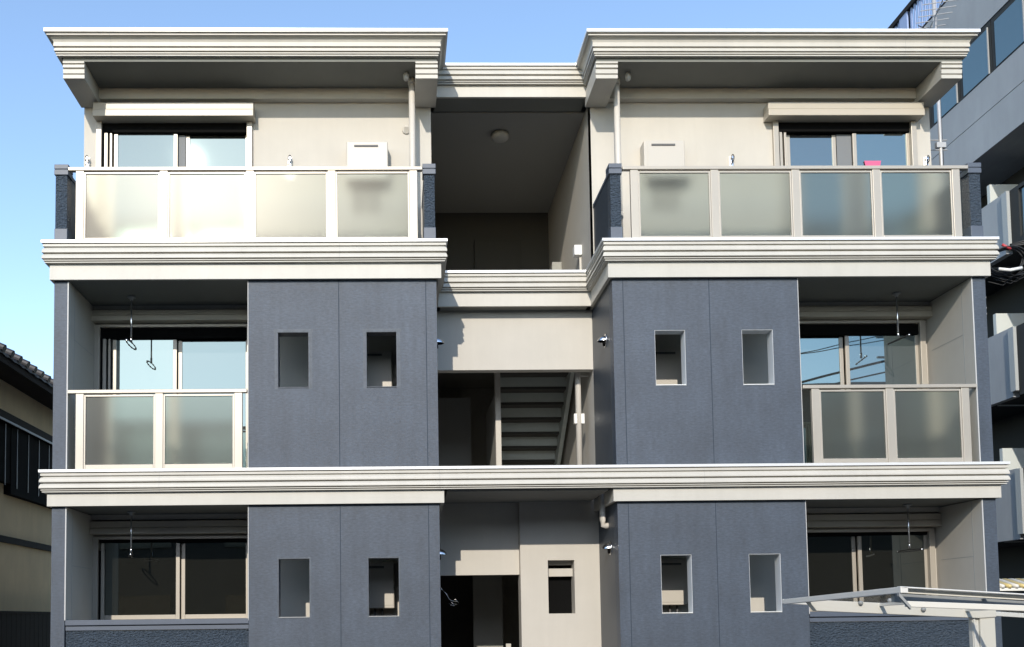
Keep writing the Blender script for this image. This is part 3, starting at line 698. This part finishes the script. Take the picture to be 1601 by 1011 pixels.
A = [(2.36, 1.742), (2.45, 1.628), (4.06, 1.538), (4.23, 1.548), (4.23, 1.632)]
b.v += [tuple(loc(x, -2.65, z)) for x, z in A] + [tuple(loc(x, -2.55, z)) for x, z in A]; n = len(A)
b.f.append(tuple(range(n))); b.f.append(tuple(range(n, 2*n))[::-1])
for i in range(n): b.f.append((i, (i+1)%n, n+(i+1)%n, n+i))
b.build('cross_beam', 'post_white', S, bevel=.005)
b = MB(); b.box(4.075-2.31, 4.225-2.31, 1.865, 1.985, 0, 1.575); b.build('post', 'post_white', S, bevel=.006)
b = MB(); b.box(4.01-2.31, 4.072-2.31, 1.89, 1.95, 0, 1.545); b.box(4.015-2.31, 4.03-2.31, 1.875, 1.889, 0, 1.545); b.build('post_channel', 'white_alu', S)
for x, z in ((2.88, 1.70), (3.17, 1.722), (3.50, 1.63)):
    b = MB(); b.lathe(loc(x, -2.652, z), (0,-1,0), [(0,.022),(.02,.022),(.03,.014)], 12); b.build('bolt', 'grey', S, smooth=True)
b = MB()
for dz in (.004, .010):
    for x, y in ((2.33,-4.44),(XR,-4.44),(XR,YB),(2.33,YB)): b.v.append(loc(x, y, rz(x,y)-dz))
b.f += [(0,1,2,3),(7,6,5,4),(0,4,5,1),(1,5,6,2),(2,6,7,3),(3,7,4,0)]
b.build('roof_sheet', 'poly', S)
beam((2.31, YB, rz(2.31,YB)+.002), (XR, YB, rz(XR,YB)+.002), .045, .04, 'rear_rail', 'white_alu')
for x in (3.1, 3.95): beam((x, -4.4, rz(x,-4.4)-.012), (x, YB, rz(x,YB)-.012), .03, .03, 'rafter', 'white_alu')

# ------------------------------------------------------------------ neighbouring house on the left
H = thing('tiled_house', (-8.3, 0, 0), 'tan two-storey house with a dark tiled eave, left of the slate building', 'house')
def hb(name, m, *boxes, bevel=0):
    b = MB()
    for (x0,x1,y0,y1,z0,z1) in boxes: b.box(x0+8.3,x1+8.3,y0,y1,z0,z1)
    return b.build(name, m, H, bevel=bevel)
hb('wall', 'tan', (-18, -8.3, .95, 19, 0, 5.70))
hb('eave', 'darkwood', (-18.6, -7.82, .3, 19.6, 5.70, 5.74), (-7.82, -7.77, .3, 19.6, 5.66, 5.79))
hb('string_course', 'darkwood', (-8.3, -8.26, .95, 19, 2.96, 3.07))
hb('window_head', 'darkwood', (-8.3, -8.13, .95, 19, 4.96, 5.11))
hb('drip_edge', 'grey', (-8.13, -8.11, .95, 19, 4.94, 4.975))
hb('balcony_screen', 'black', (-8.3, -8.18, 4.26, 17, 3.78, 4.94), (-8.3, -8.19, .95, 4.26, 3.95, 4.94))
for k in range(14):
    MB().box(.122, .13, 3.5+.5*k, 3.515+.5*k, 3.9, 4.93).build('screen_bar', 'grey', H)
rf = MB(); ny = 300
sl_ = .42
for i in range(ny+1):
    y = .3 + 19.3*i/ny; w = .034*math.cos(2*math.pi*(y+.1)/.32)
    for x in (-7.74, -9.9, -13.4):
        zz = 5.815 + w + (-7.74-x)*sl_; rf.v.append((x+8.3, y, zz))
    rf.v.append((-7.74+8.3, y, 5.77 + w*.3))
for i in range(ny):
    a = i*4; rf.f += [(a, a+1, a+5, a+4), (a+1, a+2, a+6, a+5), (a, a+4, a+7, a+3)]
for k in range(60):
    y = .54 + .32*k
    rf.tube([(-7.71+8.3, y, 5.85), (-8.05+8.3, y, 5.995)], .062, 12)
rf.build('tile_roof', 'tile', H, smooth=False)
F = thing('dark_fence', (-8.05, 1.0, 0), 'dark low boundary fence in front of the tan house wall at the bottom left', 'fence')
b = MB()
for k in range(56): b.box(-.02, .02, .2*k, .185+.2*k, .1, 1.76)
b.build('board', 'darkwood', F)
b = MB(); b.box(-.03, .03, -.05, 11.3, 1.761, 1.80); b.build('rail', 'darkwood', F)

# ------------------------------------------------------------------ neighbouring apartment block on the right
N = thing('neighbour_apartment_block', (11.2, 3, 0), 'tall blue-grey apartment block with dark recessed balconies, behind on the right', 'building')
def nb(name, m, *boxes, bevel=0, parent=None):
    b = MB()
    for (x0,x1,y0,y1,z0,z1) in boxes: b.box(x0-11.2,x1-11.2,y0-3,y1-3,z0,z1)
    return b.build(name, m, parent or N, bevel=bevel)
nb('core', 'n_dark', (12.5, 24, 3, 24, 0, 15.70))  # near-black back stands in for the shade of the recesses
nb('wall_band', 'n_wall', (11.2, 12.5, 3, 24, 14.32, 15.72))
nb('wall_band', 'n_wall', (11.2, 12.5, 3, 24, 12.40, 13.14), (11.2, 12.5, 3, 24, 11.56, 12.382), (11.215, 12.49, 3, 24, 12.382, 12.40))
nb('window_recess', 'n_dark', (11.25, 12.5, 3, 24, 13.14, 14.32))
for k in range(9):
    y0 = 4.27 + 1.18*k
    w = nb('window', 'n_dark', (11.215, 11.25, y0-.14, y0+1.02, 13.16, 14.30))
    nb('pane', 'pane', (11.205, 11.214, y0+.0, y0+.9, 13.19, 14.18), parent=w)
    nb('window_mullion', 'grey', (11.185, 11.214, y0-.055, y0-.03, 13.17, 14.2), parent=w)
for zt, zb in ((10.40, 9.10), (7.52, 6.06), (4.56, 3.09)):
    nb('parapet', 'n_wall', (11.2, 11.34, 7.50, 24, zb, zt))
    nb('parapet_post', 'n_post', (11.15, 11.34, 7.33, 7.499, zb+.1, zt-.02))
    gf = nb('glass_balustrade', 'n_dark', (11.22, 11.32, 3, 7.329, zb, zb+.2), (11.22, 11.32, 3, 7.329, zt-.1, zt-.02), (11.22, 11.32, 7.05, 7.329, zb+.2, zt-.1))
    nb('pane', 'pane_screen' if zt > 10 else 'pane_ground', (11.26, 11.27, 3, 7.04, zb+.2, zt-.1), parent=gf)
    nb('partition', 'n_white', (11.42, 12.49, 8.28, 8.38, zb, zt+.56))
    nb('balcony_floor', 'n_dark', (11.35, 12.49, 3, 24, zb+.01, zb+.1))
rb = MB()
for k in range(140):
    y = .1+.15*k; rb.box(.06, .10, y, y+.05, 12.75+3, 13.62+3)
rb.build('roof_railing_bar', 'n_rail', N)
nb('roof_railing', 'darkwood', (11.2, 11.34, 3, 24, 16.62, 16.74), (11.2, 11.34, 3, 24, 15.721, 15.78))
for k in range(9):
    MB().box(.02, .14, 1.0+2.3*k, 1.35+2.3*k, 15.781, 16.62).build('roof_railing_post', 'n_rail', N)
C_ = thing('striped_canopy', (8.6, 5.0, 0), 'small yellow and white striped corrugated canopy behind the shelter at the right edge', 'canopy')
cy = MB(); cw = MB()
for k in range(34):
    b = cy if k % 2 else cw
    pts = [(-1.0+.12*k-.4*math.cos(t*.2)+.4, -1.0+.16*t, 2.02+.14*math.sin(t*.26)) for t in range(7)]
    b.tube(pts, .036, 6)
cy.build('yellow_rib', 'stripe_y', C_, smooth=True); cw.build('white_rib', 'stripe_w', C_, smooth=True)
MB().box(-1.0, 3.0, -.98, -.92, 1.95, 2.0).build('canopy_frame', 'stripe_w', C_)
cp = MB(); cp.box(-.9,-.84,-.97,-.91,0,1.95); cp.box(2.8,2.86,-.97,-.91,0,1.95); cp.build('canopy_post', 'stripe_w', C_)

# ------------------------------------------------------------------ across the street, mirrored in the glass
O1 = thing('opposite_building', (-9, -20, 0), 'dark long building across the street, seen only as a reflection in the ground floor windows', 'building')
b = MB(); b.box(-22, 19.5, -9, 0, 0, 7.2); b.build('wall', 'opp', O1)
b = MB(); b.box(-22.3, 19.8, -9.3, .4, 7.2, 7.4); b.build('roof', 'darkwood', O1)
b = MB()
for k in range(11):
    for z in (1.0, 4.2): b.box(-21+3.7*k, -19.2+3.7*k, .002, .06, z, z+1.5)
b.build('window', 'opp_window', O1)
O2 = thing('opposite_tower', (15.5, -20, 0), 'dark taller house across the street, seen only mirrored in the right middle window', 'building')
b = MB(); b.box(-4.2, 5.0, -8, 0, 0, 9.7); b.build('wall', 'opp', O2)
b = MB(); b.v += [(-4.6,.4,9.7),(5.4,.4,9.7),(5.4,-8.4,9.7),(-4.6,-8.4,9.7),(-2.2,-2,10.5),(3,-2,10.5),(3,-6,10.5),(-2.2,-6,10.5)]
b.f += [(3,2,1,0),(4,5,6,7),(0,1,5,4),(1,2,6,5),(2,3,7,6),(3,0,4,7)]; b.build('roof', 'darkwood', O2)
O3 = thing('utility_pole', (22, -30, 0), 'tall concrete utility pole across the street whose wires are mirrored in the right middle window', 'utility pole')
b = MB(); b.tube([(0,0,0),(0,0,15.0)], .17, 12, .1); b.build('pole', 'grey', O3, smooth=True)
b = MB()
for z in (14.6, 13.6): b.box(-.9,.9,-.05,.05,z,z+.09)
b.build('cross_arm', 'grey', O3)
b = MB()
for (x, z, dz, r_) in ((-.8, 14.7, -3.2, .022), (.8, 14.7, -2.0, .022), (0, 13.6, -3.8, .06), (.2, 13.1, -3.4, .04)):
    b.tube([(x + (-22)*t/10, 0, z+dz*t/10 - 1.6*math.sin(math.pi*t/10)*.3) for t in range(11)], r_, 6)
b.build('overhead_wire', 'rubber', O3)
